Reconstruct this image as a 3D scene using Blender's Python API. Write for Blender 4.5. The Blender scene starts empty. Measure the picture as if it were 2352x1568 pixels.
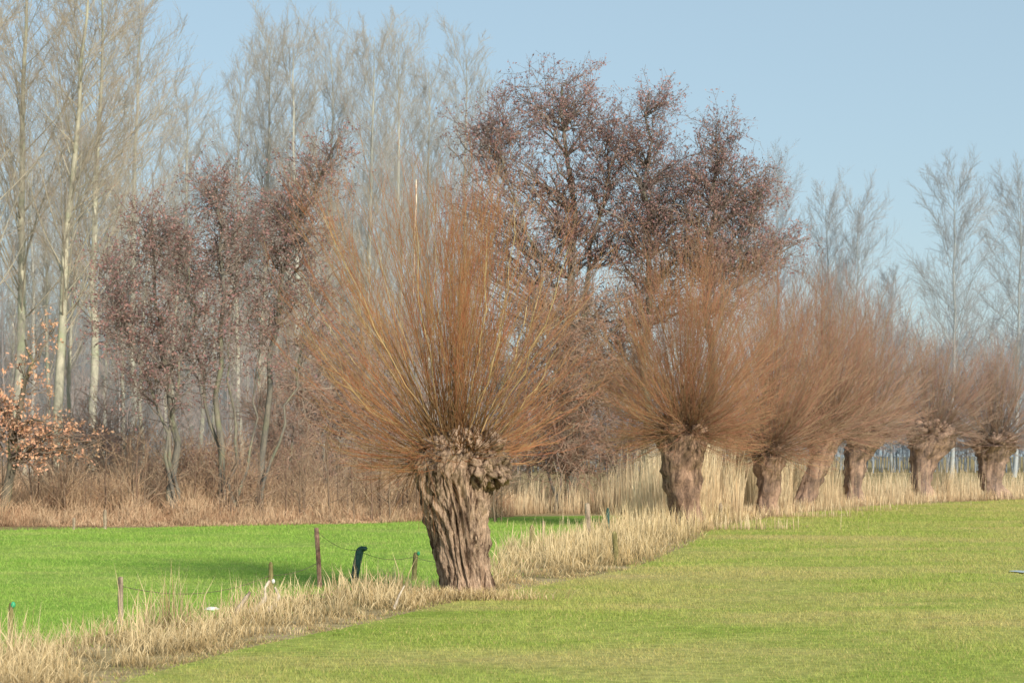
import bpy, math, random
import numpy as np
from mathutils import noise, Vector
F=4389.; HOR=1045.; CX=1176.; CH=1.8
rng=np.random.default_rng(7); random.seed(7)
scene=bpy.context.scene; COL=scene.collection
def gd(py): return CH*F/(py-HOR)
def gx(px,d): return (px-CX)*d/F
def gz(py,d): return CH-(py-HOR)*d/F
def g2(px,py): d=gd(py); return (gx(px,d),d)
# ---------------------------------------------------------------- materials
def nt(name):
    m=bpy.data.materials.new(name); m.use_nodes=True; t=m.node_tree; t.nodes.clear()
    return m,t,t.nodes.new('ShaderNodeOutputMaterial')
def mixc(t,fac,a,b,mode='MIX'):
    n=t.nodes.new('ShaderNodeMix'); n.data_type='RGBA'; n.blend_type=mode
    for s,v in ((n.inputs[0],fac),(n.inputs[6],a),(n.inputs[7],b)):
        if hasattr(v,'is_linked'): t.links.new(v,s)
        elif isinstance(v,(int,float)): s.default_value=v
        else: s.default_value=(*v,1)
    return n.outputs[2]
def maprange(t,val,a,b,c,d):
    n=t.nodes.new('ShaderNodeMapRange')
    for i,v in enumerate((a,b,c,d)): n.inputs[i+1].default_value=v
    t.links.new(val,n.inputs[0]); return n.outputs[0]
def ramp(t,val,lo,hi): return maprange(t,val,lo,hi,0,1)
def attr(t,name):
    n=t.nodes.new('ShaderNodeAttribute'); n.attribute_name=name; return n.outputs['Fac']
def noi(t,scale,detail=4,sc=(1,1,1),coord='Object',rough=.6,dist=0):
    c=t.nodes.new('ShaderNodeTexCoord'); m=t.nodes.new('ShaderNodeMapping'); m.inputs['Scale'].default_value=sc
    n=t.nodes.new('ShaderNodeTexNoise'); n.inputs['Scale'].default_value=scale; n.inputs['Detail'].default_value=detail
    n.inputs['Roughness'].default_value=rough; n.inputs['Distortion'].default_value=dist
    t.links.new(c.outputs[coord],m.inputs[0]); t.links.new(m.outputs[0],n.inputs['Vector']); return n.outputs['Fac']
def paint_haze(t,c):  # aerial haze painted in: base colour mixed towards object colour by its alpha
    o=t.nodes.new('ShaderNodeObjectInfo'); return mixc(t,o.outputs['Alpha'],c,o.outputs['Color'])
def brt(t,c,v):
    n=t.nodes.new('ShaderNodeHueSaturation'); t.links.new(v,n.inputs['Value']); t.links.new(c,n.inputs['Color']); return n.outputs[0]
def finish(t,out,c,trans=0.,bump=None,bs=.5,bd=.02):
    d=t.nodes.new('ShaderNodeBsdfDiffuse'); t.links.new(c,d.inputs[0]); r=d.outputs[0]
    if bump is not None:
        b=t.nodes.new('ShaderNodeBump'); b.inputs['Strength'].default_value=bs; b.inputs['Distance'].default_value=bd
        t.links.new(bump,b.inputs['Height']); t.links.new(b.outputs[0],d.inputs['Normal'])
    if trans>0:
        x=t.nodes.new('ShaderNodeBsdfTranslucent'); t.links.new(c,x.inputs[0])
        m=t.nodes.new('ShaderNodeMixShader'); m.inputs[0].default_value=trans
        t.links.new(r,m.inputs[1]); t.links.new(x.outputs[0],m.inputs[2]); r=m.outputs[0]
    t.links.new(r,out.inputs[0])
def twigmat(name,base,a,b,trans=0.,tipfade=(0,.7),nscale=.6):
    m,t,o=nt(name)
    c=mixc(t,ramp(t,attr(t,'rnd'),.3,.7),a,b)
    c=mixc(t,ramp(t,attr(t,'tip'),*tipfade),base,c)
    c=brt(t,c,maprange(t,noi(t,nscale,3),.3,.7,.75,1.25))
    finish(t,o,paint_haze(t,c),trans); return m
def barkmat(name,dark,light,moss=None,scale=9,bs=1.,bd=.04,zs=.18,lo=.36,hi=.56):
    m,t,o=nt(name)
    n1=noi(t,scale,9,(1,1,zs),rough=.72,dist=.8); n2=noi(t,scale*3.3,6,(1,1,zs*3.),rough=.75)
    c=mixc(t,ramp(t,n1,lo,hi),dark,light)
    c=brt(t,c,maprange(t,n2,.3,.7,.6,1.35))
    c=brt(t,c,maprange(t,noi(t,scale*.25,3),.35,.65,.72,1.2))
    if moss: c=mixc(t,maprange(t,noi(t,1.3,4),.5,.68,0,.75),c,moss)
    finish(t,o,paint_haze(t,c),0,n1,bs,bd); return m
def meadowmat(name,ga,gb,straw,lo,hi,sc=(.5,1,1),scale=.35,trans=.25,fine=1.):
    m,t,o=nt(name)
    fineN=noi(t,9,5,(.6,1,1))
    c=mixc(t,ramp(t,noi(t,.9,5,(.5,1,1)),.35,.65),ga,gb)
    s=maprange(t,noi(t,scale,7,sc,rough=.7,dist=.4),lo,hi,0,1)
    c=mixc(t,s,c,straw)
    c=mixc(t,maprange(t,attr(t,'rnd'),.74,.95,0,.8),c,straw)
    c=brt(t,c,maprange(t,fineN,.3,.7,1-.3*fine,1+.3*fine))
    finish(t,o,c,trans,fineN,.6,.05); return m
M={}
M['willow']=twigmat('willow_shoots',(.30,.18,.09),(.57,.235,.125),(.54,.35,.17),.15,(0,.6))
M['willow_bark']=barkmat('willow_bark',(.085,.052,.036),(.54,.385,.275),None,10,.9,.08,.22,.40,.54)
M['willow_bark_far']=barkmat('willow_bark_far',(.11,.065,.045),(.44,.28,.19),None,6,1.,.06)
M['alder']=twigmat('alder_twigs',(.20,.16,.11),(.26,.17,.14),(.27,.19,.14))
M['alder_leaf']=twigmat('alder_catkins',(.36,.17,.15),(.37,.155,.15),(.46,.25,.19),.3)
M['alder_bark']=barkmat('alder_bark',(.07,.06,.04),(.22,.18,.12),(.17,.19,.06),5)
M['poplar']=twigmat('poplar_twigs',(.38,.36,.24),(.48,.37,.26),(.44,.40,.30))
M['poplar_bark']=barkmat('poplar_bark',(.26,.25,.16),(.55,.51,.36),(.34,.38,.20),1.4)
M['scrub']=twigmat('scrub_twigs',(.25,.16,.10),(.48,.24,.14),(.38,.27,.17))
M['oak_leaf']=twigmat('oak_leaves',(.80,.44,.27),(.85,.45,.28),(.78,.48,.29),.3)
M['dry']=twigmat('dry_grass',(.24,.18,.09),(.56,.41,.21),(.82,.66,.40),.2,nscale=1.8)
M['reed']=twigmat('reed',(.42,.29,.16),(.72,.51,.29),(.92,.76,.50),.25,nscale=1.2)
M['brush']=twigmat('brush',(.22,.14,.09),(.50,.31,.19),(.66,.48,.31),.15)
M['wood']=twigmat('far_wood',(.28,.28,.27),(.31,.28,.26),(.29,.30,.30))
M['near']=meadowmat('near_meadow',(.31,.40,.08),(.44,.48,.13),(.58,.46,.21),.43,.72,scale=.28)
M['far']=meadowmat('far_meadow',(.26,.43,.08),(.34,.50,.10),(.46,.50,.17),.48,.8,fine=.8)
M['earth']=meadowmat('litter',(.18,.15,.065),(.30,.24,.11),(.40,.31,.18),.4,.6,trans=0)
# ---------------------------------------------------------------- mesh building
class MB:
    def __init__(s): s.v=[];s.q=[];s.t=[];s.r=[];s.p=[];s.n=0
    def add(s,v,q=None,t=None,r=None,p=None):
        v=np.asarray(v,float).reshape(-1,3); k=len(v)
        s.v.append(v)
        if q is not None and len(q): s.q.append(np.asarray(q,int)+s.n)
        if t is not None and len(t): s.t.append(np.asarray(t,int)+s.n)
        s.r.append(np.full(k,.5) if r is None else np.asarray(r,float).ravel())
        s.p.append(np.full(k,.5) if p is None else np.asarray(p,float).ravel()); s.n+=k; return s
    def build(s,name,mat,parent=None,color=(0,0,0,0),smooth=True,label=None):
        me=bpy.data.meshes.new(name); V=np.concatenate(s.v)
        me.vertices.add(len(V)); me.vertices.foreach_set('co',V.astype(np.float32).ravel())
        q=np.concatenate(s.q) if s.q else np.zeros((0,4),int); t=np.concatenate(s.t) if s.t else np.zeros((0,3),int)
        L=np.concatenate([q.ravel(),t.ravel()]); me.loops.add(len(L)); me.loops.foreach_set('vertex_index',L.astype(np.int32))
        me.polygons.add(len(q)+len(t))
        ls=np.concatenate([np.arange(len(q))*4,len(q)*4+np.arange(len(t))*3]); me.polygons.foreach_set('loop_start',ls.astype(np.int32))
        me.update(calc_edges=True)
        me.polygons.foreach_set('use_smooth',np.full(len(q)+len(t),smooth))
        for nm,a in (('rnd',s.r),('tip',s.p)):
            at=me.attributes.new(nm,'FLOAT','POINT'); at.data.foreach_set('value',np.concatenate(a).astype(np.float32))
        me.materials.append(mat); me.validate()
        o=bpy.data.objects.new(name,me); COL.objects.link(o); o.color=color
        if parent: o.parent=parent
        if label: o['label']=label
        return o
def nrm(a): return a/np.maximum(np.linalg.norm(a,axis=-1,keepdims=True),1e-9)
def tubes(mb,P,R,S=3,tip=None,rnd=None):
    N,K,_=P.shape
    T=nrm(np.gradient(P,axis=1)); ref=nrm(np.array([.31,.9,.22]))
    U=nrm(np.cross(T,ref)); Vv=np.cross(T,U)
    a=np.arange(S)*2*np.pi/S
    v=P[:,:,None,:]+R[:,:,None,None]*(np.cos(a)[None,None,:,None]*U[:,:,None,:]+np.sin(a)[None,None,:,None]*Vv[:,:,None,:])
    idx=np.arange(N*K*S).reshape(N,K,S)
    A=idx[:,:-1,:];B=np.roll(idx,-1,axis=2)[:,:-1,:];C=np.roll(idx,-1,axis=2)[:,1:,:];D=idx[:,1:,:]
    q=np.stack([A,B,C,D],-1).reshape(-1,4)
    r=(rng.random(N) if rnd is None else rnd)
    r=np.broadcast_to(r[:,None,None],(N,K,S))
    tp=np.linspace(0,1,K)[None,:,None]*np.ones((N,1,S)) if tip is None else np.full((N,K,S),tip)
    mb.add(v,q,None,r,tp)
def grow(P,R,n,t0,t1,ang,ln,k,up,wob,K,rr,rt,absl=None,rmin=0.):
    N,Kp,_=P.shape
    idx=np.repeat(np.arange(N),n); m=len(idx)
    t=t0+(t1-t0)*((np.tile(np.arange(n),N)+rng.random(m))/n)
    s=t*(Kp-1); i=np.clip(s.astype(int),0,Kp-2); f=(s-i)[:,None]
    pos=P[idx,i]*(1-f)+P[idx,i+1]*f; tan=nrm(P[idx,i+1]-P[idx,i]); rad=R[idx,i]*(1-f[:,0])+R[idx,i+1]*f[:,0]
    Lp=np.linalg.norm(np.diff(P,axis=1),axis=2).sum(1)[idx]
    perp=nrm(np.cross(tan,rng.normal(size=(m,3))))
    a=np.radians(rng.uniform(ang[0],ang[1],m))[:,None]
    d=np.cos(a)*tan+np.sin(a)*perp
    L=(Lp if absl is None else absl)*rng.uniform(ln[0],ln[1],m)*(1-k*t)
    out=np.zeros((m,K,3)); out[:,0]=pos
    for j in range(1,K):
        d=nrm(d+np.array([0,0,up])+wob*rng.normal(size=(m,3)))
        out[:,j]=out[:,j-1]+d*(L/(K-1))[:,None]
    r0=np.maximum(rad*rr,rmin)
    return out, r0[:,None]*(1-np.linspace(0,1,K))+rt*np.linspace(0,1,K)
def leaves(mb,P,n,size,t0=.3,spread=.06):
    N,K,_=P.shape; idx=np.repeat(np.arange(N),n); m=len(idx)
    t=rng.uniform(t0,1,m)*(K-1); i=np.clip(t.astype(int),0,K-2); f=(t-i)[:,None]
    c=P[idx,i]*(1-f)+P[idx,i+1]*f+rng.normal(size=(m,3))*spread
    u=nrm(rng.normal(size=(m,3))); w=nrm(np.cross(u,rng.normal(size=(m,3))))
    s=(size*rng.uniform(.5,1.2,m))[:,None]
    v=np.stack([c-u*s,c-w*s*.5,c+u*s,c+w*s*.55],1)
    q=np.arange(m*4).reshape(m,4); r=np.repeat(rng.random(m),4)
    mb.add(v,q,None,r,np.ones(m*4))
def blades(mb,X,Y,Z,h,w,lean,rnd=None,two=False):
    m=len(X); a=rng.uniform(0,2*np.pi,m); b=rng.uniform(0,2*np.pi,m)
    base=np.stack([X,Y,Z],1); ux=np.stack([np.cos(a),np.sin(a)*.5,0*a],1)*(w/2)[:,None]
    ld=np.stack([np.cos(b),np.sin(b),0*b],1)*(lean*h)[:,None]
    r=rng.random(m) if rnd is None else rnd
    if two:
        mid=base+np.array([0,0,1])*(h*.6)[:,None]+ld*.35; top=base+np.array([0,0,1])*h[:,None]+ld
        v=np.stack([base-ux,base+ux,mid-ux*.8,mid+ux*.8,top],1); i=np.arange(m)[:,None]*5
        mb.add(v,np.hstack([i,i+1,i+3,i+2]),np.hstack([i+2,i+3,i+4]),np.repeat(r,5),np.tile([0,0,.6,.6,1],m))
    else:
        top=base+np.array([0,0,1])*h[:,None]+ld
        v=np.stack([base-ux,base+ux,top],1); mb.add(v,None,np.arange(m*3).reshape(m,3),np.repeat(r,3),np.tile([.2,.2,1],m))
def inpoly(X,Y,poly):
    c=np.zeros(len(X),bool); n=len(poly)
    for i in range(n):
        x1,y1=poly[i]; x2,y2=poly[(i+1)%n]
        if y1==y2: continue
        k=((y1>Y)!=(y2>Y))&(X<(x2-x1)*(Y-y1)/(y2-y1)+x1); c^=k
    return c
def cheapnoise(X,Y,s,seed=0):
    r=np.random.default_rng(seed); o=0*X
    for k in range(7):
        a=r.uniform(0,6.28); f=s*r.uniform(.5,2.2); o=o+np.sin((X*np.cos(a)+Y*np.sin(a))*f+r.uniform(0,6.28))
    return o/3.
def thing(name,label,cat,loc=(0,0,0),group=None):
    o=bpy.data.objects.new(name,None); COL.objects.link(o); o.location=loc; o.empty_display_size=.3
    o['label']=label; o['category']=cat
    if group: o['group']=group
    return o
def tag(o,label,cat,group=None,kind=None):
    o['label']=label; o['category']=cat
    if group: o['group']=group
    if kind: o['kind']=kind
    return o
# ---------------------------------------------------------------- ground
def sheet(name,pts,z,mat):
    import bmesh
    bm=bmesh.new(); f=bm.faces.new([bm.verts.new((x,y,z)) for x,y in pts])
    bmesh.ops.triangulate(bm,faces=[f]); bm.normal_update()
    for f in bm.faces:
        if f.normal.z<0: f.normal_flip()
    me=bpy.data.meshes.new(name); bm.to_mesh(me); bm.free(); me.materials.append(mat)
    o=bpy.data.objects.new(name,me); COL.objects.link(o); o['kind']='structure'; return o
sheet('ground',[(-1500,-50),(1500,-50),(1500,2500),(-1500,2500)],0,M['earth'])
E1=[(60,1640),(200,1605),(300,1560),(560,1490),(850,1430),(1020,1388),(1200,1352),(1450,1307),(1570,1257),(1640,1212),(1800,1182),(2000,1162),(2352,1147),(2800,1136)]
nearP=[g2(*p) for p in E1]+[(60,85),(60,2),(-7,2),(-7,12)]
sheet('near_meadow',nearP,.008,M['near'])
E2=[(-500,1610),(0,1508),(250,1456),(520,1416),(640,1374),(800,1356),(980,1358),(1130,1322),(1150,1268),(1300,1232),(1450,1202)]
farP=[g2(*p) for p in E2]+[g2(*p) for p in [(1440,1183),(1130,1187),(900,1201),(500,1209),(200,1214),(0,1218),(-500,1224)]]
sheet('far_meadow',farP,.008,M['far'])
def field(poly,n,d0,d1,x0,x1,h,w,jit):
    d=np.exp(rng.uniform(np.log(d0),np.log(d1),n)); X=gx(rng.uniform(x0,x1,n),d)
    X2=X+rng.normal(size=n)*jit; k=inpoly(X2,d+rng.normal(size=n)*jit,poly); X=X[k];d=d[k]; s=(d/20)**.6
    hh=h*rng.uniform(.5,1.3,len(d))*s*(1+.25*cheapnoise(X,d,1.7,3)); ww=w*s*rng.uniform(.7,1.4,len(d))
    mb=MB(); blades(mb,X,d,X*0,np.maximum(hh,.01),ww,rng.uniform(.2,1.1,len(d))); return mb
o=field(nearP,450000,12,80,-100,2800,.036,.009,.22).build('meadow_grass',M['near'],smooth=False)
tag(o,'short yellowish green grass covering the near sloping meadow','grass',kind='stuff')
o=field(farP,190000,15,53,-400,1500,.035,.011,.34).build('pasture_grass',M['far'],smooth=False)
tag(o,'vivid green short grass of the pasture behind the fence','grass',kind='stuff')
# dry grass verge
vergeP=[g2(*p) for p in E1[:11]]+[g2(*p) for p in [(1800,1178),(1600,1188),(1500,1192),(1440,1200)]]+[g2(*p) for p in E2[::-1]]+[(-9,12)]
n=260000
d=np.exp(rng.uniform(np.log(12),np.log(62),n)); X=gx(rng.uniform(-250,1850,n),d)
k=inpoly(X+rng.normal(size=n)*.09,d+rng.normal(size=n)*.15,vergeP); X=X[k];d=d[k]
def frac_(X,d):
    px=X/d*F+CX; py=HOR+CH*F/d
    a=np.interp(px,[p[0] for p in E1],[p[1] for p in E1]); b=np.interp(px,[p[0] for p in E2],[p[1] for p in E2]); return np.clip((py-b)/np.maximum(a-b,8),0,1),px
fr,px_=frac_(X,d)
cl=cheapnoise(X,d,4.2,11); cl2=cheapnoise(X,d,13.,12)
k=rng.random(len(X))<np.clip(.50+.8*cl+.7*cl2,.03,1); X,d,fr,px_,cl,cl2=[q[k] for q in (X,d,fr,px_,cl,cl2)]
h=np.clip(.09+.11*cl+.12*cl2,.02,.5)*rng.uniform(.3,1.6,len(X))*np.clip((1-fr)*2.4+.12,0,1)
for (px,py,rad,amp) in [(285,1448,.35,.36),(350,1448,.3,.20),(400,1448,.14,.40),(700,1395,.5,.22),(790,1380,.45,.28),(620,1420,.4,.03),(940,1375,.3,.14),(1430,1290,1.3,.28),(1560,1240,1.6,.55),(1200,1305,.9,.24),(1330,1270,1.6,.32),(120,1505,.7,.12),(1500,1215,2.5,.5),(1640,1205,2.5,.4)]:
    x,y=g2(px,py); h+=amp*np.exp(-((X-x)**2+(d-y)**2)/rad**2)*rng.uniform(.0,1.4,len(X))*(.8+.6*cl2)
h=np.clip(h,.02,.75)
rn=np.clip(rng.random(len(X))-.35*(fr>.7)+.3*cl2,0,1)
k2=1500; x,y=g2(1070,1372); X=np.append(X,x+rng.normal(size=k2)*.45); d=np.append(d,y-.42+rng.normal(size=k2)*.10); h=np.append(h,rng.uniform(.03,.20,k2)); rn=np.append(rn,rng.random(k2))
mb=MB(); blades(mb,X,d,X*0,h,.008*(d/20)**.7*rng.uniform(.5,1.6,len(X)),rng.uniform(.1,1.4,len(X))*np.clip(.16/h,.25,1),rnd=rn,two=True)
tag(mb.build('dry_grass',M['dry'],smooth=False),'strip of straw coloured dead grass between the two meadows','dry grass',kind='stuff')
# reeds
reedP=[g2(*p) for p in [(1120,1187),(1230,1182),(1440,1182),(1470,1203),(1530,1206),(1610,1204),(1700,1192),(1850,1174),(2000,1160),(2352,1146),(2700,1138)]]+[(36,98),(20,84),(10,70),(-1,66)]
n=230000
d=rng.uniform(44,98,n); X=gx(rng.uniform(1080,2700,n),d); k=inpoly(X+rng.normal(size=n)*.25,d-.6+rng.normal(size=n)*.6,reedP)&(rng.random(n)<(56/d)**1.5); X=X[k];d=d[k]
cn=cheapnoise(X,d,1.3,21); cm=cheapnoise(X,d,4.5,22)
k=rng.random(len(X))<np.clip(.55+.7*cm+.3*cn,.04,1); X,d,cn,cm=[q[k] for q in (X,d,cn,cm)]
px=X/d*F+CX
h=(1.6+.6*cn+.65*cm)*np.interp(px,[1100,1200,1400,1500,1620,1700,1850,2000,2352],[.55,.55,.8,1.1,1.4,1.2,1.05,.8,.75])*rng.uniform(.2,1.05,len(X))
# keep the reeds in front of the trunks low
for a,b in [(1580,1214),(1765,1186),(1868,1172),(1972,1160),(2125,1149),(2285,1147)]:
    x,y=g2(a,b); near=(np.abs(X-x)<.75)&(d<y+.3)&(d>y-4); h=np.where(near,np.minimum(h,.45*rng.random(len(h))+.05),h)
    k2=500; X=np.append(X,x+rng.normal(size=k2)*1.2); d=np.append(d,y-.5+rng.normal(size=k2)*.22)
    h=np.append(h,rng.uniform(.1,.5,k2)); cm=np.append(cm,rng.normal(size=k2)*.3)
mb=MB(); blades(mb,X,d,X*0,np.clip(h,.1,2.7),.018*rng.uniform(.5,1.4,len(X)),rng.uniform(.0,.26,len(X)),rnd=np.clip(rng.random(len(X))+.3*cm,0,1),two=True)
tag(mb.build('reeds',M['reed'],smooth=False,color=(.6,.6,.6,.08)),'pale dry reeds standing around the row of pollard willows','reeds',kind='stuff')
# undergrowth under the left trees
n=170000
d=rng.uniform(48.,76,n); X=gx(rng.uniform(-300,1180,n),d)
edge=CH*F/(np.interp(X/d*F+CX,[-300,0,200,500,900,1180],[1221,1218,1214,1209,1201,1187])-HOR)+rng.normal(size=n)*.3
k=d>edge; X=X[k];d=d[k];e=edge[k]
cn=cheapnoise(X,d,1.1,31); cm=cheapnoise(X,d,4.,32)
h=np.clip(.85+.5*cn+.45*cm,.12,2.2)*rng.uniform(.2,1.15,len(X))*np.clip((d-e)/5.,.15,1)
mb=MB(); blades(mb,X,d,X*0,h,.018*rng.uniform(.5,1.4,len(X)),rng.uniform(.05,.9,len(X)),rnd=np.clip(rng.random(len(X))+.35*cm,0,1),two=True)
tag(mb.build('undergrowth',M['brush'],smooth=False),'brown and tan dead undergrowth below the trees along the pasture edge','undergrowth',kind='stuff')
# ---------------------------------------------------------------- trunk solid
def trunk_solid(mb,prof,segs,rings,amp,seed,freq=5.,roots=0.,yscale=.9,zs=.5,rough=.25):
    prof=np.array(prof,float)
    z=np.linspace(prof[0,0],prof[-1,0],rings)
    cx,cy,r=[np.interp(z,prof[:,0],prof[:,i]) for i in (1,2,3)]
    V=np.zeros((rings,segs,3)); H=prof[-1,0]-prof[0,0]
    for i in range(rings):
        for j in range(segs):
            zz=z[i]; a=2*math.pi*j/segs; aw=a+.35*noise.noise(Vector((math.cos(a)*1.5,math.sin(a)*1.5+seed,zz*1.2)))
            n1=noise.noise(Vector((math.cos(a)*freq*.4+seed,math.sin(a)*freq*.4,zz*zs*1.6)))
            n2=1-abs(2*noise.noise(Vector((math.cos(aw)*freq+seed,math.sin(aw)*freq,zz*zs*1.8))))
            n3=noise.noise(Vector((math.cos(aw)*freq*3,math.sin(aw)*freq*3+seed,zz*zs*7)))
            n4=noise.noise(Vector((math.cos(a)*freq*6,math.sin(a)*freq*6+seed,zz*zs*22)))
            f=max(0,1-(zz-prof[0,0])/(H*.3))
            rr=r[i]*(1+amp*(.9*n1+.5*(n2-.75)+rough*1.3*n3+rough*.6*n4)+roots*f*f*(.5+.5*math.cos(5*a+seed)))
            V[i,j]=(cx[i]+math.cos(a)*rr,cy[i]+math.sin(a)*rr*yscale,zz)
    idx=np.arange(rings*segs).reshape(rings,segs)
    A=idx[:-1];B=np.roll(idx,-1,1)[:-1];C=np.roll(idx,-1,1)[1:];D=idx[1:]
    mb.add(V,np.stack([A,B,C,D],-1).reshape(-1,4))
    top=V[-1].mean(0)+np.array([0,0,r[-1]*.3])
    ring=V[-1]; mb.add(np.vstack([ring,top[None]]),None,[[j,(j+1)%segs,segs] for j in range(segs)])
def lump(mb,c,r,seed,amp=.3,segs=22,rings=14,freq=2.2):
    V=np.zeros((rings,segs,3))
    for i in range(rings):
        th=math.pi*i/(rings-1)
        for j in range(segs):
            a=2*math.pi*j/segs; d=Vector((math.sin(th)*math.cos(a),math.sin(th)*math.sin(a),math.cos(th)))
            k=1+amp*(noise.noise(d*freq+Vector((seed,0,0)))+.5*noise.noise(d*freq*2.6+Vector((0,seed,0)))+.3*noise.noise(d*freq*6+Vector((0,seed,3))))
            V[i,j]=(c[0]+d.x*r[0]*k,c[1]+d.y*r[1]*k,c[2]+d.z*r[2]*k)
    idx=np.arange(rings*segs).reshape(rings,segs)
    A=idx[:-1];B=np.roll(idx,-1,1)[:-1];C=np.roll(idx,-1,1)[1:];D=idx[1:]
    mb.add(V,np.stack([A,D,C,B],-1).reshape(-1,4))
# ---------------------------------------------------------------- willow crown
def shoots(N,c,hr,Lfun,thmax,rb,K=7,bias=1.,curve=.05):
    th=np.radians(thmax)*rng.random(N)**bias; az=rng.uniform(0,2*np.pi,N)
    d=np.stack([np.sin(th)*np.cos(az),np.sin(th)*np.sin(az),np.cos(th)],1)
    P=np.zeros((N,K,3)); P[:,0]=np.array(c)+nrm(d+.35*rng.normal(size=d.shape))*np.array(hr)*rng.uniform(.6,1,(N,1))
    L=Lfun(np.degrees(th),d)*(1-rng.random(N)**2.*.6)
    for j in range(1,K):
        d=nrm(d+np.array([0,0,curve])*np.sin(th)[:,None]+.04*rng.normal(size=d.shape)); P[:,j]=P[:,j-1]+d*(L/(K-1))[:,None]
    R=(rb*rng.uniform(.5,1.3,N))[:,None]*np.linspace(1,.28,K)[None]
    return P,R
def willow(px,py,label,head,topz,halfw,lowf,ns,prof,hz,rb,tw=(6,3),seed=1.,seg=28,rings=30):
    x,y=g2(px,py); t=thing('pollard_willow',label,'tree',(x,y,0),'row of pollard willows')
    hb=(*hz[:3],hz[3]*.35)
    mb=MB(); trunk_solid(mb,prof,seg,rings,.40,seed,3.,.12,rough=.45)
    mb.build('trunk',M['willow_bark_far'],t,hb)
    mb=MB(); hx,hzz,hr=head
    for k in range(7):
        a=k*2.4+seed; lump(mb,(hx+math.cos(a)*hr*.62,math.sin(a)*hr*.5,hzz+hr*.30*math.sin(k*3.1)),(hr*.38,hr*.38,hr*.32),k+seed,.5)
    mb.build('pollard_head',M['willow_bark_far'],t,hb)
    Lup=topz-hzz
    def LF(th,d):
        p=2.6; l=1/((np.abs(np.cos(np.radians(th)))/Lup)**p+(np.sin(np.radians(th))/halfw)**p)**(1/p)
        return np.where(th>90,halfw*lowf,l)
    P,R=shoots(ns,(hx,0,hzz),(hr*.8,hr*.8,hr*.5),LF,120,rb,bias=.95,curve=.055)
    mb=MB(); tubes(mb,P,R)
    P2,R2=grow(P,R,tw[0],.35,1,(8,34),(.14,.36),.2,.09,.07,4,.5,rb*.2,rmin=rb*.3); tubes(mb,P2,R2,tip=.8)
    P3,R3=grow(P2,R2,tw[1],.2,1,(12,45),(.3,.6),0,.06,.08,3,.7,rb*.16,rmin=rb*.2); tubes(mb,P3,R3,tip=1.)
    mb.build('crown',M['willow'],t,hz); return t
x,y=g2(1055,1372); m=y/F
w1=thing('pollard_willow','large old pollard willow nearest the camera, with thick furrowed trunk and burly head','tree',(x,y,0),'row of pollard willows')
pr=[(-.05,1086,58),(.06,1084,56),(.25,1077,57),(.55,1066,59),(.9,1055,65),(1.2,1046,74),(1.45,1040,85),(1.65,1040,92),(1.8,1044,86),(1.95,1050,62)]
prof=[(z,(c-1055)*m,0,r*m) for z,c,r in pr]
mb=MB(); trunk_solid(mb,prof,260,240,.38,3.3,3.2,.18,.9,.5,.36); mb.build('trunk',M['willow_bark'],w1)
mb=MB()
for k,(a,b,r,yy) in enumerate([(975,1045,28,-.10),(1005,1025,30,-.18),(1060,1010,30,-.18),(1030,1040,26,-.26),(958,1062,22,-.05),(1090,1020,28,.05),(1060,1005,34,.25),(1000,1000,24,.1)]):
    lump(mb,((a-1055)*m,yy,gz(b,y)),(r*m,r*m,r*m*.8),k*1.7,.6,36,24,2.6)
mb.build('pollard_head',M['willow_bark'],w1)
for k,(a,b,r,yy) in enumerate([(1120,1042,40,-.14),(1112,1078,36,-.20),(1138,1074,34,-.08),(1082,1006,22,-.24)]):
    mb=MB(); lump(mb,((a-1055)*m,yy,gz(b,y)),(r*m,r*m,r*m*1.05),k*2.9+5,.7,40,28,2.4); mb.build('burl',M['willow_bark'],w1)
hzz=gz(1040,y)
def LF1(th,d):
    l=np.interp(th,[0,15,30,45,60,75,90,110,140],[3.15,3.35,3.4,2.9,2.2,1.7,1.35,1.1,.9]); return l*(1-.10*d[:,0])
P,R=shoots(440,(-.06,0,hzz),(.50,.42,.22),LF1,114,.0060,K=8,bias=1.15,curve=.06)
mb=MB(); tubes(mb,P,R)
P2,R2=grow(P,R,6,.3,1,(6,28),(.14,.36),.2,.08,.07,4,.6,.0013,rmin=.0026); tubes(mb,P2,R2,tip=.8)
P3,R3=grow(P2,R2,3,.2,1,(8,38),(.3,.6),0,.05,.08,3,.7,.0010,rmin=.0017); tubes(mb,P3,R3,tip=1.)
P,R=shoots(90,(-.42,-.15,hzz-.1),(.14,.3,.14),lambda th,d:1.05+0*th,65,.005,K=7,curve=0)
P[:,:,2]=2*P[:,:1,2]-P[:,:,2]; tubes(mb,P,R,tip=.2)
mb.build('crown',M['willow'],w1)
M['branch']=twigmat('willow_branch',(.40,.26,.13),(.58,.46,.23),(.53,.36,.18),0)
M['pale']=barkmat('bare_wood',(.40,.32,.24),(.70,.60,.47),None,10,.3,.01)
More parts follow.
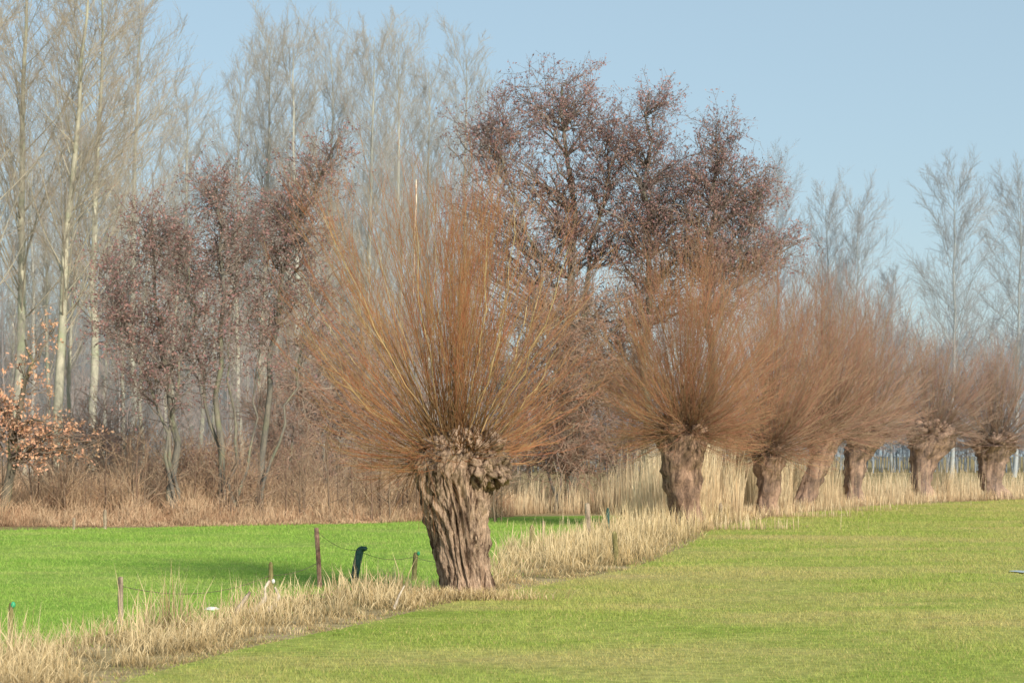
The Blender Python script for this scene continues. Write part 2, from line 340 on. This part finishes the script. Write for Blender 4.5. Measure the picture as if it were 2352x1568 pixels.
for k,(bx,by,tx,ty,r) in enumerate([(985,1010,800,640,9),(1000,1000,870,560,9),(1030,990,905,690,10),(1040,990,1050,600,11),(1060,990,1120,560,9),(1100,1010,1210,700,11),(1120,1015,1300,590,9),(1110,1010,1250,640,8),(960,1030,720,780,8),(1075,995,1160,690,9),(1020,1000,960,520,8),(975,1020,770,860,8),(1120,1030,1280,800,8),(1050,990,1000,480,8),(1010,1000,760,520,7),(1090,1000,1180,480,7),(980,1020,690,640,7)]):
    K=9; tt=np.linspace(0,1,K); A=np.array([(bx-1055)*m,rng.uniform(-.35,.1),gz(by,y)]); B=np.array([(tx-1055)*m,rng.uniform(-1.3,.6),gz(ty,y)])
    Pp=A+(B-A)*tt[:,None]; Pp[:,0]+=np.sign(tx-bx)*.08*np.sin(tt*np.pi); Pp[1:-1]+=rng.normal(size=(K-2,3))*.022
    Rr=(r*.0011)*np.linspace(1,.3,K); mb=MB(); tubes(mb,Pp[None],Rr[None],5)
    g,h_=grow(Pp[None],Rr[None],9,.25,1,(10,30),(.12,.3),.3,.05,.04,4,.6,.002); tubes(mb,g,h_,tip=.9)
    mb.build('branch',M['branch'],w1)
mb=MB(); zz=np.array([gz(v,y) for v in (700,600,540,470,405)]); Pp=np.stack([(np.array([945,949,948,953,953])-1055)*m,np.full(5,.3),zz],1)
tubes(mb,Pp[None],np.array([[.009,.011,.014,.013,.009]]),6); mb.build('branch',M['pale'],w1,label='bare pale broken branch sticking up')
HAZE_TINT=(.50,.54,.58)  # pale haze tint painted into the base colours of distant trees
def wil(px,py,label,hx,hy,top,hw,low,ns,rows,hz,rb,seed,**kw):
    y=gd(py); k=y/F; prof=[(gz(r,y),(c-px)*k,0,w*k) for r,c,w in rows]
    willow(px,py,label,((hx-px)*k,gz(hy,y),rows[-1][2]*k*1.05),gz(top,y),hw*k,low,ns,prof,(*HAZE_TINT,hz),rb,seed=seed,**kw)
wil(1580,1214,'round crowned pollard willow at the meadow corner, second from the camera',1575,985,580,215,.75,820,[(1216,1594,38),(1195,1588,36),(1150,1574,38),(1080,1566,43),(1040,1566,52),(1000,1570,58)],.08,.0095,7.)
wil(1765,1186,'pollard willow with low broad crown right behind the second willow',1765,1030,605,205,.7,660,[(1188,1756,28),(1150,1760,25),(1100,1765,27),(1050,1768,38)],.16,.0115,9.)
wil(1868,1172,'slanting pollard willow with reddish trunk, fourth in the row',1895,990,645,185,.7,600,[(1174,1838,26),(1130,1858,23),(1060,1885,25),(1010,1898,38)],.22,.012,13.)
wil(1972,1160,'pollard willow forking at its head, fifth in the row',1990,985,695,165,.6,520,[(1162,1968,23),(1120,1960,20),(1060,1966,26),(1020,1984,42),(995,1992,48)],.28,.013,17.)
wil(2125,1149,'pollard willow with broad V shaped head, sixth in the row',2140,985,780,140,.6,480,[(1151,2130,24),(1110,2118,21),(1060,2120,30),(1020,2135,52),(995,2142,58)],.32,.014,21.)
wil(2285,1147,'pollard willow at the right edge of the picture, last of the row in view',2285,1010,810,130,.6,460,[(1149,2300,30),(1110,2276,22),(1070,2278,30),(1025,2285,48)],.34,.014,25.)
# ---------------------------------------------------------------- alders
def path(pts,d,K=14,yj=.25):
    pts=np.array(pts,float); t=np.linspace(0,1,len(pts)); tt=np.linspace(0,1,K)
    X=gx(np.interp(tt,t,pts[:,0]),d); Z=np.array([gz(v,d) for v in np.interp(tt,t,pts[:,1])])
    Y=d+np.cumsum(rng.normal(size=K))*yj*.3; Y[0]=d
    X[1:]+=rng.normal(size=K-1)*.07
    return np.stack([X,Y,Z],1)
def lobed_tree(name,label,d,stems,lobes,rbase,hz,leafmat,twmat,barkm,nleaf=3,lsize=.046,group=None,l2=(6,5),haz=HAZE_TINT,tr=.008,cat='tree',l2len=1.3,grow_=1.42,lk=.8):
    x0=gx(stems[0][0][0][0],d); t=thing(name,label,cat,(x0,d,0),group); off=np.array([x0,d,0])
    paths=[]; mb=MB()
    for s,rs in stems:
        P=path(s,d); R=rbase*rs*np.linspace(1,.16,len(P)); R[0]*=1.3; tubes(mb,(P-off)[None],R[None],9); paths.append((P,R))
    mb.build('trunk',barkm,t,(*haz,hz))
    Ps=[];Rs=[]
    for (px,py,rx,rz,n,si) in lobes:
        P,R=paths[si]; rX=rx*d/F*grow_; rZ=rz*d/F*grow_
        for k in range(n):
            v=rng.normal(size=3); v/=np.linalg.norm(v); v*=rng.random()**.38
            T=np.array([gx(px,d)+v[0]*rX,d+v[1]*rX*.9,gz(py,d)+v[2]*rZ])
            hd=np.linalg.norm(T[:2]-P[:,:2].mean(0)); za=T[2]-hd*rng.uniform(.3,1.1)-.3
            i=int(np.clip(np.argmin(np.abs(P[:,2]-za)),3,len(P)-1)); A=P[i]
            mid=A+(T-A)*.5+np.array([0,0,.06*hd])+rng.normal(size=3)*.18*max(hd,.6)*.6
            tt=np.linspace(0,1,8)[:,None]; B=(1-tt)**2*A+2*tt*(1-tt)*mid+tt**2*T; B[1:]+=rng.normal(size=(7,3))*.06
            Ps.append(B); Rs.append(np.linspace(min(R[i]*.5,.04),.010,8))
    P=np.array(Ps)-off; R=np.array(Rs); mb=MB(); tubes(mb,P,R,4,tip=.2)
    P2,R2=grow(P,R,l2[0],.2,1,(30,80),(.3,1.1),.1,.03,.14,5,.7,tr*.7,absl=l2len,rmin=tr); tubes(mb,P2,R2,tip=.6)
    P3,R3=grow(P2,R2,l2[1],.2,1,(25,65),(.4,1.1),0,.03,.14,3,.8,tr*.5,absl=.5,rmin=tr*.7); tubes(mb,P3,R3,tip=1.)
    mb.build('crown',twmat,t,(*haz,hz))
    if leafmat:
        mb=MB(); k=rng.random(len(P3))<lk; leaves(mb,P3[k],nleaf,lsize,.3,.05); leaves(mb,P2,nleaf,lsize,.5,.05)
        mb.build('foliage',leafmat,t,(*haz,hz))
    return t
A=dict(leafmat=M['alder_leaf'],twmat=M['alder'],barkm=M['alder_bark'],group='alders with dark reddish catkins')
lobed_tree('alder_tree','tallest dark alder with mauve crown rising behind the two nearest willows',64,[([(1312,1160),(1312,900),(1308,700),(1318,500),(1300,330),(1290,200)],1.),([(1312,1160),(1300,900),(1260,700),(1190,500),(1150,330)],.6),([(1312,1160),(1320,900),(1350,650),(1390,450),(1400,320)],.6)],
  [(1280,210,75,45,22,0),(1165,265,60,45,20,1),(1080,295,45,20,12,1),(1210,390,100,60,22,0),(1380,370,75,80,26,2),(1340,240,60,50,14,0),(1105,450,80,45,22,1),(1250,540,150,50,26,0),(1395,275,35,40,8,2),(1110,590,90,45,16,1),(1400,520,75,60,18,2),(1300,460,80,60,16,0),(1260,690,170,50,20,0),(1190,330,60,40,10,1)],.20,.14,**A)
lobed_tree('alder_tree','slender alder with a thin spiky top between the two larger alders',63,[([(1480,1160),(1485,800),(1490,560),(1482,400),(1490,210)],1.)],
  [(1490,250,20,28,8,0),(1540,222,12,10,4,0),(1475,320,60,32,14,0),(1520,390,85,50,24,0),(1450,480,80,50,22,0),(1510,580,100,50,26,0),(1550,480,70,50,16,0),(1480,690,130,50,16,0)],.14,.14,**A)
lobed_tree('alder_tree','round headed dark alder farthest right, above the willow row',62,[([(1640,1160),(1635,850),(1625,620),(1640,450),(1650,310)],1.),([(1640,1160),(1640,850),(1660,650),(1720,520),(1760,460)],.5)],
  [(1655,325,42,32,16,0),(1685,405,80,45,24,0),(1590,425,65,50,18,0),(1715,485,90,45,26,1),(1590,530,85,50,22,0),(1775,560,80,28,28,1),(1665,595,100,35,20,0),(1600,670,110,40,14,0)],.17,.15,**A)
A['lk']=.6
lobed_tree('alder_tree','low spreading alder with deep red crown at the left of the pasture edge',52,[([(405,1200),(395,1040),(385,900),(370,760),(350,640),(345,520)],1.),([(405,1200),(390,900),(440,720),(430,560)],.5),([(405,1200),(380,980),(320,820),(270,700)],.5)],
  [(350,510,60,30,14,0),(300,600,65,40,14,2),(400,590,60,70,12,1),(270,720,65,50,18,2),(380,750,80,70,12,0),(450,700,60,80,8,1),(290,850,80,40,10,2),(420,860,70,60,8,1)],.12,.14,**A)
lobed_tree('alder_tree','two stemmed mossy alder with dark narrow top, left of the nearest willow',53,[([(525,1198),(515,1050),(500,900),(515,700),(510,560),(505,420)],1.),([(530,1195),(480,950),(450,780),(440,640)],.6),([(525,1198),(545,1000),(530,850),(540,700)],.5),([(525,1198),(575,1020),(590,860),(600,700)],.45)],
  [(500,430,40,26,12,0),(520,510,70,45,16,0),(460,620,60,60,10,1),(560,610,60,50,10,0),(520,720,70,80,8,2),(600,740,50,80,6,3),(460,820,50,60,6,1)],.11,.14,**A)
lobed_tree('alder_tree','leaning alder with a thin top reaching up right, beside the nearest willow',54,[([(590,1195),(610,1000),(625,800),(640,640),(710,470),(775,310)],1.),([(590,1195),(640,1000),(690,820),(720,660)],.5)],
  [(770,330,12,32,6,0),(715,400,35,35,10,0),(650,460,50,30,14,0),(640,560,60,50,10,0),(710,520,60,50,12,0),(620,690,70,60,8,0),(700,640,75,50,10,1),(700,760,60,60,8,1)],.11,.14,**A)
S=dict(leafmat=None,twmat=M['scrub'],barkm=M['alder_bark'],l2=(8,6),tr=.010,l2len=1.5)
def shrub(px,d,label,top,hw,n,hz):
    b=HOR+CH*F/d; zt=top
    stems=[([(px+dx*.2,b),(px+dx*.6,(b*1.2+zt*.8)/2),(px+dx,zt+30)],.6) for dx in (-hw*.5,0,hw*.5)]
    mid=(zt+b)/2
    lob=[(px+dx,mid+dy,hw*.6,(b-zt)*.20,n//6,i) for dx,i in ((-hw*.4,0),(0,1),(hw*.4,2)) for dy in (-(b-zt)*.25,(b-zt)*.12)]
    lobed_tree('bare_shrub',label,d,stems,lob,.09,hz,cat='shrub',group='bare shrubs at the wood edge',**S)
shrub(1290,60,'tall orange brown leafless shrub filling the gap between the two nearest willows',650,145,144,.15)
shrub(1190,69,'leafless brown shrub directly behind the trunk head of the nearest willow',690,130,84,.2)
shrub(1420,66,'leafless reddish shrub behind the left side of the second willow',650,125,110,.2)
shrub(745,62,'brown leafless shrub seen through the left side of the nearest willow crown',720,130,84,.22)
shrub(890,64,'leafless shrub behind the left half of the nearest willow head',720,140,84,.25)
shrub(640,60,'dark leafless shrub between the leaning alder and the nearest willow',870,90,42,.2)
shrub(240,60,'pinkish brown leafless shrub below the low spreading alder',910,120,48,.22)
shrub(470,56,'low arching bare shrub at the feet of the two stemmed alder',1020,90,36,.14)
lobed_tree('oak_tree','young oak with orange withered leaves leaning at the left edge of the picture',50,[([(5,1205),(25,1050),(35,960),(75,860),(70,780)],1.),([(5,1205),(30,1000),(80,960),(150,985)],.5)],
  [(20,960,70,30,11,0),(120,975,70,30,13,1),(200,1010,50,25,10,1),(120,745,20,14,3,0),(20,920,50,20,7,0),(80,1000,60,20,8,1),(60,830,50,60,4,0)],.14,.06,M['oak_leaf'],M['alder'],M['alder_bark'],nleaf=5,lsize=.058,l2=(3,2),l2len=.7,grow_=1.,tr=.005,lk=.9)
# ---------------------------------------------------------------- poplars
def poplar(px,d,top,label,spread=1.,lean=0,hz=.35,nb=42,haz=HAZE_TINT,nt=(9,6),tw=.012,clear=.28,rb=.22,group='bare poplars of the wood',name='poplar_tree',up=.09):
    H=gz(top,d); x=gx(px,d); t=thing(name,label,'tree',(x,d,0),group)
    K=14; z=np.linspace(0,1,K); P=np.stack([lean*z**1.2*H+np.cumsum(rng.normal(size=K))*.07,np.cumsum(rng.normal(size=K))*.07,z*H],1); P[0,:2]=0
    R=rb*(1-z)**.9+.015; R[0]*=1.15
    mb=MB(); tubes(mb,P[None],R[None],9); mb.build('trunk',M['poplar_bark'],t,(*haz,hz))
    mb=MB()
    P1,R1=grow(P[None],R[None],nb,clear,.97,(22,50),(.20,.38),.62,up,.035,9,.26,.009,rmin=.014)
    s=spread; base=P1[:,:1]; P1=base+(P1-base)*np.array([s,s,1]); tubes(mb,P1,R1,4,tip=.3)
    P2,R2=grow(P1,R1,nt[0],.12,1,(18,46),(.20,.45),.3,up*.9,.045,5,.5,tw*.5,rmin=tw*.85); tubes(mb,P2,R2,tip=.7)
    P3,R3=grow(P2,R2,nt[1],.15,1,(18,46),(.3,.6),0,up*.7,.05,3,.6,tw*.4,rmin=tw*.55); tubes(mb,P3,R3,tip=1.)
    mb.build('crown',M['poplar'],t,(*haz,hz)); return t
L=dict(tw=.011,nt=(11,9),up=.07)
poplar(30,84,-260,'tall pale poplar at the left edge, its crown leaving the top of the frame',1.15,.03,.16,54,**L)
poplar(118,80,-160,'pale poplar with a kinked trunk leaning right, second from the left edge',1.15,.075,.14,56,**L)
poplar(205,92,-120,'straight pale poplar crowned above the left corner of the pasture',1.3,.02,.20,60,**L)
poplar(-90,78,-200,'poplar mostly outside the left edge whose branches reach into the frame',1.15,.03,.16,46,**L)
poplar(300,110,-20,'hazy poplar right of the three big left ones, thinner crown',1.15,0,.32,54,nt=(11,9),up=.07)
mids=[(450,128,235,'low hazy poplar left of the gap in the tree tops'),(540,135,190,'hazy poplar just left of the middle poplar group'),(605,118,95,'hazy poplar with tall rounded top, leftmost of the middle group'),(690,112,105,'poplar with bright white lower trunk in the middle group'),
(765,125,120,'grey poplar behind the tip of the leaning alder'),(840,120,85,'highest poplar of the middle group above the nearest willow'),(915,130,110,'hazy poplar straight above the pale broken willow branch'),(985,138,170,'thin hazy poplar right of the pale broken willow branch'),(1065,132,125,'rightmost poplar of the middle group, beside the tallest alder')]
for i,(px,d,top,l) in enumerate(mids): poplar(px,d,top,l,1.,rng.uniform(-.01,.02),.42,58,nt=(12,9),tw=.012,clear=.30,up=.08)
for i,(px,d,top,l) in enumerate([(70,150,330,'slim far trunk between the two leftmost poplars'),(270,140,420,'slim far poplar trunk behind the low spreading alder'),(420,150,430,'slim far poplar between the low alder and the two stemmed alder'),(565,150,450,'slim far poplar right of the two stemmed alder'),(640,145,460,'slim far poplar behind the leaning alder'),(740,140,480,'slim far poplar behind the left flank of the nearest willow'),(815,150,520,'slim far poplar hidden mostly by the nearest willow crown')]):
    poplar(px,d,top,l,.8,0,.45,26,nt=(8,6),rb=.17,clear=.35,tw=.015)
for i,(px,d,top,sp,l) in enumerate([(1785,190,400,.9,'faint narrow poplar just right of the rightmost alder'),(1900,185,450,1.2,'faint misty poplar above the fourth pollard willow'),(1965,180,470,1.2,'faint misty poplar above the fifth pollard willow'),(2185,150,405,1.6,'broad vase shaped misty poplar standing clear in the right hand sky'),(2330,155,415,1.5,'misty poplar cut by the right edge of the frame'),(2050,200,640,1.,'small faint poplar in the mist left of the vase shaped one'),(2440,160,430,1.4,'misty poplar just beyond the right edge, side branches showing')]):
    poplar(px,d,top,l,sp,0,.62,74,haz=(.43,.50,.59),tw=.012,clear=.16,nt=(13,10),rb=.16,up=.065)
SL='slim pale trunk among many alike in the wood behind the pasture'; SG='slim pale trunks inside the wood'
protos=[poplar(165,96,560,SL,.7,.01,.22,26,nt=(7,5),rb=.15,clear=.4,tw=.012,group=SG,name='slim_tree'),poplar(460,100,600,SL,.7,-.02,.26,26,nt=(7,5),rb=.14,clear=.4,tw=.012,group=SG,name='slim_tree')]
for i,px in enumerate([60,235,330,372,498,522,592,632,668,712,752,792,838,20,100,290,400,560,690,775]):
    p=protos[i%2]; d=rng.uniform(88,120); c=p.copy(); COL.objects.link(c); c.location=(gx(px,d),d,0); c.rotation_euler=(0,0,rng.uniform(0,6.28)); s=rng.uniform(.8,1.15); c.scale=(s,s,s)
    for ch in p.children:
        k=ch.copy(); COL.objects.link(k); k.parent=c
def mass(name,label,mat,N,pr_,dr,hr,nl,n2,n3,r0,color,ang=(25,60),ll=(.25,.45),hf=None,cat='wood',tk=3.):
    d=rng.uniform(*dr,N); px=rng.uniform(*pr_,N); X=gx(px,d); H=rng.uniform(*hr,N)
    if hf is not None: H=H*np.interp(px,*hf)
    K=7; z=np.linspace(0,1,K); P=np.stack([X[:,None]+0*z,d[:,None]+0*z,H[:,None]*z],-1); P[:,1:,:2]+=np.cumsum(rng.normal(size=(N,K-1,2))*.02*H[:,None,None]*.4,1)
    R=r0*tk*(1-z)[None]*(H/H.mean())[:,None]+r0*.8; mb=MB(); tubes(mb,P,R,3,tip=.2)
    P1,R1=grow(P,R,nl,.06,.96,ang,ll,.5,.1,.05,5,.5,r0*.5,rmin=r0); tubes(mb,P1,R1,tip=.5)
    P2,R2=grow(P1,R1,n2,.1,1,(20,55),(.3,.5),.2,.07,.06,3,.6,r0*.4,rmin=r0*.6); tubes(mb,P2,R2,tip=.9)
    if n3: P3,R3=grow(P2,R2,n3,.1,1,(20,60),(.3,.6),.1,.05,.09,3,.6,r0*.3,rmin=r0*.45); tubes(mb,P3,R3,tip=1)
    tag(mb.build(name,mat,color=color),label,cat,kind='stuff')
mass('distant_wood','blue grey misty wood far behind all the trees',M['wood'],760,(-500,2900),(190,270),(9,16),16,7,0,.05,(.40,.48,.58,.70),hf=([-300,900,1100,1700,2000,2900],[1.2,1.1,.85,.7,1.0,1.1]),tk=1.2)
mass('misty_treetops','faint mass of bare tree tops filling the sky behind the left and middle poplars',M['poplar'],140,(-450,1120),(150,185),(20,31),26,8,4,.016,(*HAZE_TINT,.65),ang=(22,45),ll=(.15,.30),hf=([-450,200,420,560,1000,1120],[1.1,1.1,.80,.95,.95,.8]))
mass('thicket','brown grey thicket of bare saplings in the wood behind the pasture',M['scrub'],150,(-400,1180),(78,125),(4,10),14,7,2,.012,(*HAZE_TINT,.5),ll=(.25,.5),cat='thicket')
mass('brambles','tangle of arching bare brambles and dead stems at the foot of the left hand trees',M['brush'],420,(-300,1160),(51,64),(.8,2.4),7,4,0,.008,(*HAZE_TINT,.08),ang=(30,80),ll=(.4,.9),cat='brambles')
# ---------------------------------------------------------------- fence posts
M['post_grey']=barkmat('post_grey',(.20,.15,.11),(.50,.40,.30),None,14,.5,.01)
M['post_red']=barkmat('post_red',(.22,.12,.09),(.46,.28,.22),None,14,.5,.01)
M['post_moss']=barkmat('post_moss',(.16,.14,.06),(.34,.30,.14),(.22,.32,.06),14,.5,.01)
M['post_dark']=barkmat('post_dark',(.03,.065,.055),(.09,.17,.14),(.06,.17,.08),10,.4,.01)
def plain(name,c,r=.5,metal=0):
    m_=bpy.data.materials.new(name); m_.use_nodes=True; b=m_.node_tree.nodes['Principled BSDF']; t=m_.node_tree
    cc=mixc(t,noi(t,20,4),tuple(v*.8 for v in c),c); t.links.new(cc,b.inputs['Base Color']); b.inputs['Roughness'].default_value=r; b.inputs['Metallic'].default_value=metal; return m_
M['white']=plain('white_plastic',(.8,.8,.78)); M['green']=plain('green_plastic',(.05,.45,.2)); M['wire']=plain('rusty_wire',(.16,.11,.08),.6)
G='fence posts along the dry grass strip'
def post(px,by,ty,w,mat,label,tx=None,ins=None,flat=False,group=G,knob=None):
    d=gd(by); k=d/F; x=gx(px,d); t=thing('fence_post',label,'fence post',(x,d,0),group); H=(by-ty)*k; L=((tx or px)-px)*k; r=w*k/2; s=rng.uniform(0,20)
    mb=MB(); trunk_solid(mb,[(-.05,0,0,r*1.02),(H*.5,L*.45,0,r),(H*.93,L*.95,0,r*.95),(H,L,0,r*(.9 if flat else .55))],12,22,.16,s,2.2,0,.8,3.)
    mb.build('shaft',M[mat],t)
    if knob: mb=MB(); lump(mb,(L+knob*r,-.01,H-.02),(r*1.1,r*.8,r*.6),s,.5,14,10); mb.build('hooked_top',M[mat],t)
    if ins:
        z=H*ins[1]; mb=MB(); lump(mb,(L*ins[1]+r*1.1,-r*.5,z),(.022,.022,.03),s,.1,12,9); mb.build('insulator',M[ins[0]],t)
    return t
post(25,1483,1383,11,'post_moss','mossy post at the left edge with a green insulator',ins=('green',.95))
post(277,1436,1325,13,'post_grey','grey split post standing in tall dead grass at the lower left',flat=True)
post(622,1378,1290,11,'post_moss','short mossy post with a white insulator above the broken boards',ins=('white',.5))
post(735,1350,1212,11,'post_red','tallest post, thin and reddish, leaning slightly left',tx=727,flat=True)
post(812,1338,1256,19,'post_dark','dark green wrapped post leaning right left of the thick willow trunk',tx=828,knob=.6)
post(950,1334,1268,12,'post_moss','mossy green post just left of the thick willow trunk',tx=955,ins=('green',.97))
post(1222,1268,1205,11,'post_moss','brownish post just right of the thick willow trunk')
post(1248,1240,1195,6,'post_grey','thin light stake at the pasture end right of the thick trunk')
post(1352,1232,1156,12,'post_grey','pale post between the thick willow trunk and the second willow',tx=1349,flat=True)
post(1396,1222,1166,9,'post_dark','small dark green post beside the pale one')
post(1416,1296,1220,12,'post_moss','mossy post in dry grass in front of the second willow',tx=1411)
post(1655,1206,1155,9,'post_grey','short grey stake among reeds right of the second willow trunk')
post(170,1217,1188,7,'post_grey','small pale stake at the far pasture edge, left of its pair',group='stakes at the far pasture edge')
post(241,1215,1170,8,'post_grey','taller pale stake at the far pasture edge, right of its pair',group='stakes at the far pasture edge')
def wire(a,b,label,sag=.08):
    (p1,b1,z1),(p2,b2,z2)=a,b; d1,d2=gd(b1),gd(b2)
    A=np.array([gx(p1,d1),d1,gz(z1,d1)]);B=np.array([gx(p2,d2),d2,gz(z2,d2)]); t=np.linspace(0,1,14)
    P=A+(B-A)*t[:,None]; P[:,2]-=sag*4*t*(1-t); o0=P[0].copy(); mb=MB(); tubes(mb,(P-o0)[None],np.full((1,14),.0035),4)
    o=mb.build('fence_wire',M['wire']); o.location=o0; tag(o,label,'wire','fence wires')
wire((731,1350,1222),(828,1338,1262),'rusty wire from the tall reddish post to the dark wrapped post')
wire((828,1338,1266),(955,1334,1276),'rusty wire from the dark wrapped post to the mossy post by the willow')
wire((955,1334,1278),(1010,1366,1290),'short rusty wire from the mossy post to the thick willow trunk',.02)
wire((277,1436,1345),(622,1378,1320),'slack wire from the grey split post to the short mossy post',.15)
wire((622,1378,1320),(733,1350,1290),'wire from the short mossy post to the tall reddish post',.05)
def stick(name,pts,w,mat,label,cat):
    d=gd(pts[0][1]); x=gx(pts[0][0],d); P=np.array([[gx(a,d)-x,(i*.05),gz(b,d)] for i,(a,b) in enumerate(pts)])
    P=np.array([np.interp(np.linspace(0,1,10),np.linspace(0,1,len(P)),P[:,i]) for i in range(3)]).T; P[0,2]-=.03
    mb=MB(); tubes(mb,P[None],(w*d/F/2*np.linspace(1,.45,10)*(1+.15*rng.normal(size=10)))[None],6); o=mb.build(name,M[mat]); o.location=(x,d,0); tag(o,label,cat); return o
stick('bleached_branch',[(570,1408),(592,1396),(608,1374),(604,1352),(614,1336)],15,'pale','bleached curved branch end sticking out of dead grass below the short mossy post','branch')
stick('bleached_branch',[(604,1406),(630,1392),(638,1370),(628,1350)],13,'pale','second bleached branch curling up right of the first','branch')
stick('broken_board',[(530,1428),(550,1392),(572,1360)],15,'post_grey','grey broken board leaning right at the pasture edge','board')
stick('leaning_stick',[(905,1398),(915,1370),(928,1345)],7,'pale','thin pale stick leaning in the grass left of the thick willow trunk','stick')
mb=MB(); lump(mb,(0,0,.02),(.08,.05,.025),3,.4); o=mb.build('plastic_scrap',M['white']); o.location=(*g2(487,1402),0); tag(o,'small white scrap lying on the green pasture','scrap')
cx_,cy_=g2(2345,1316); sheet('puddle',[(cx_+.13*math.cos(a)*(1+.3*math.sin(3*a)),cy_+.28*math.sin(a)) for a in np.linspace(0,2*math.pi,20,endpoint=False)],.03,plain('puddle_painted_sky',(.50,.57,.58),.5))  # pale sky reflection painted as the puddle's base colour
# ---------------------------------------------------------------- light, sky, camera
el=math.radians(28); hd=Vector((-.5,.87,0)).normalized()
dirv=Vector((hd.x*math.cos(el),hd.y*math.cos(el),-math.sin(el)))
sl=bpy.data.lights.new('sun','SUN'); sl.energy=4.5; sl.angle=math.radians(1.2); sl.color=(1,.91,.77)
so=bpy.data.objects.new('sun',sl); COL.objects.link(so); so.rotation_euler=dirv.to_track_quat('-Z','Y').to_euler()
w=bpy.data.worlds.new('World'); scene.world=w; w.use_nodes=True; nt_=w.node_tree
sk=nt_.nodes.new('ShaderNodeTexSky'); sk.sky_type='NISHITA'; sk.sun_disc=False; sk.sun_elevation=el; sk.sun_rotation=math.atan2(-hd.x,-hd.y)
sk.air_density=1.; sk.dust_density=1.2; sk.ozone_density=1.
veil=mixc(nt_,.62,sk.outputs[0],(3.0,4.1,4.7))   # winter mist in the air pales the blue
bg=nt_.nodes['Background']; bg.inputs[1].default_value=.15; nt_.links.new(veil,bg.inputs[0])
cd=bpy.data.cameras.new('camera'); co=bpy.data.objects.new('camera',cd); COL.objects.link(co); co.location=(0,0,CH); co.rotation_euler=(math.radians(90),0,0)
cd.sensor_width=36; cd.lens=36*F/2352; cd.shift_y=(HOR-784)/2352; cd.clip_end=4000; scene.camera=co
cd.dof.use_dof=True; cd.dof.focus_distance=26; cd.dof.aperture_fstop=4.0
scene.view_settings.view_transform='Standard'; scene.view_settings.look='None'; scene.view_settings.exposure=0
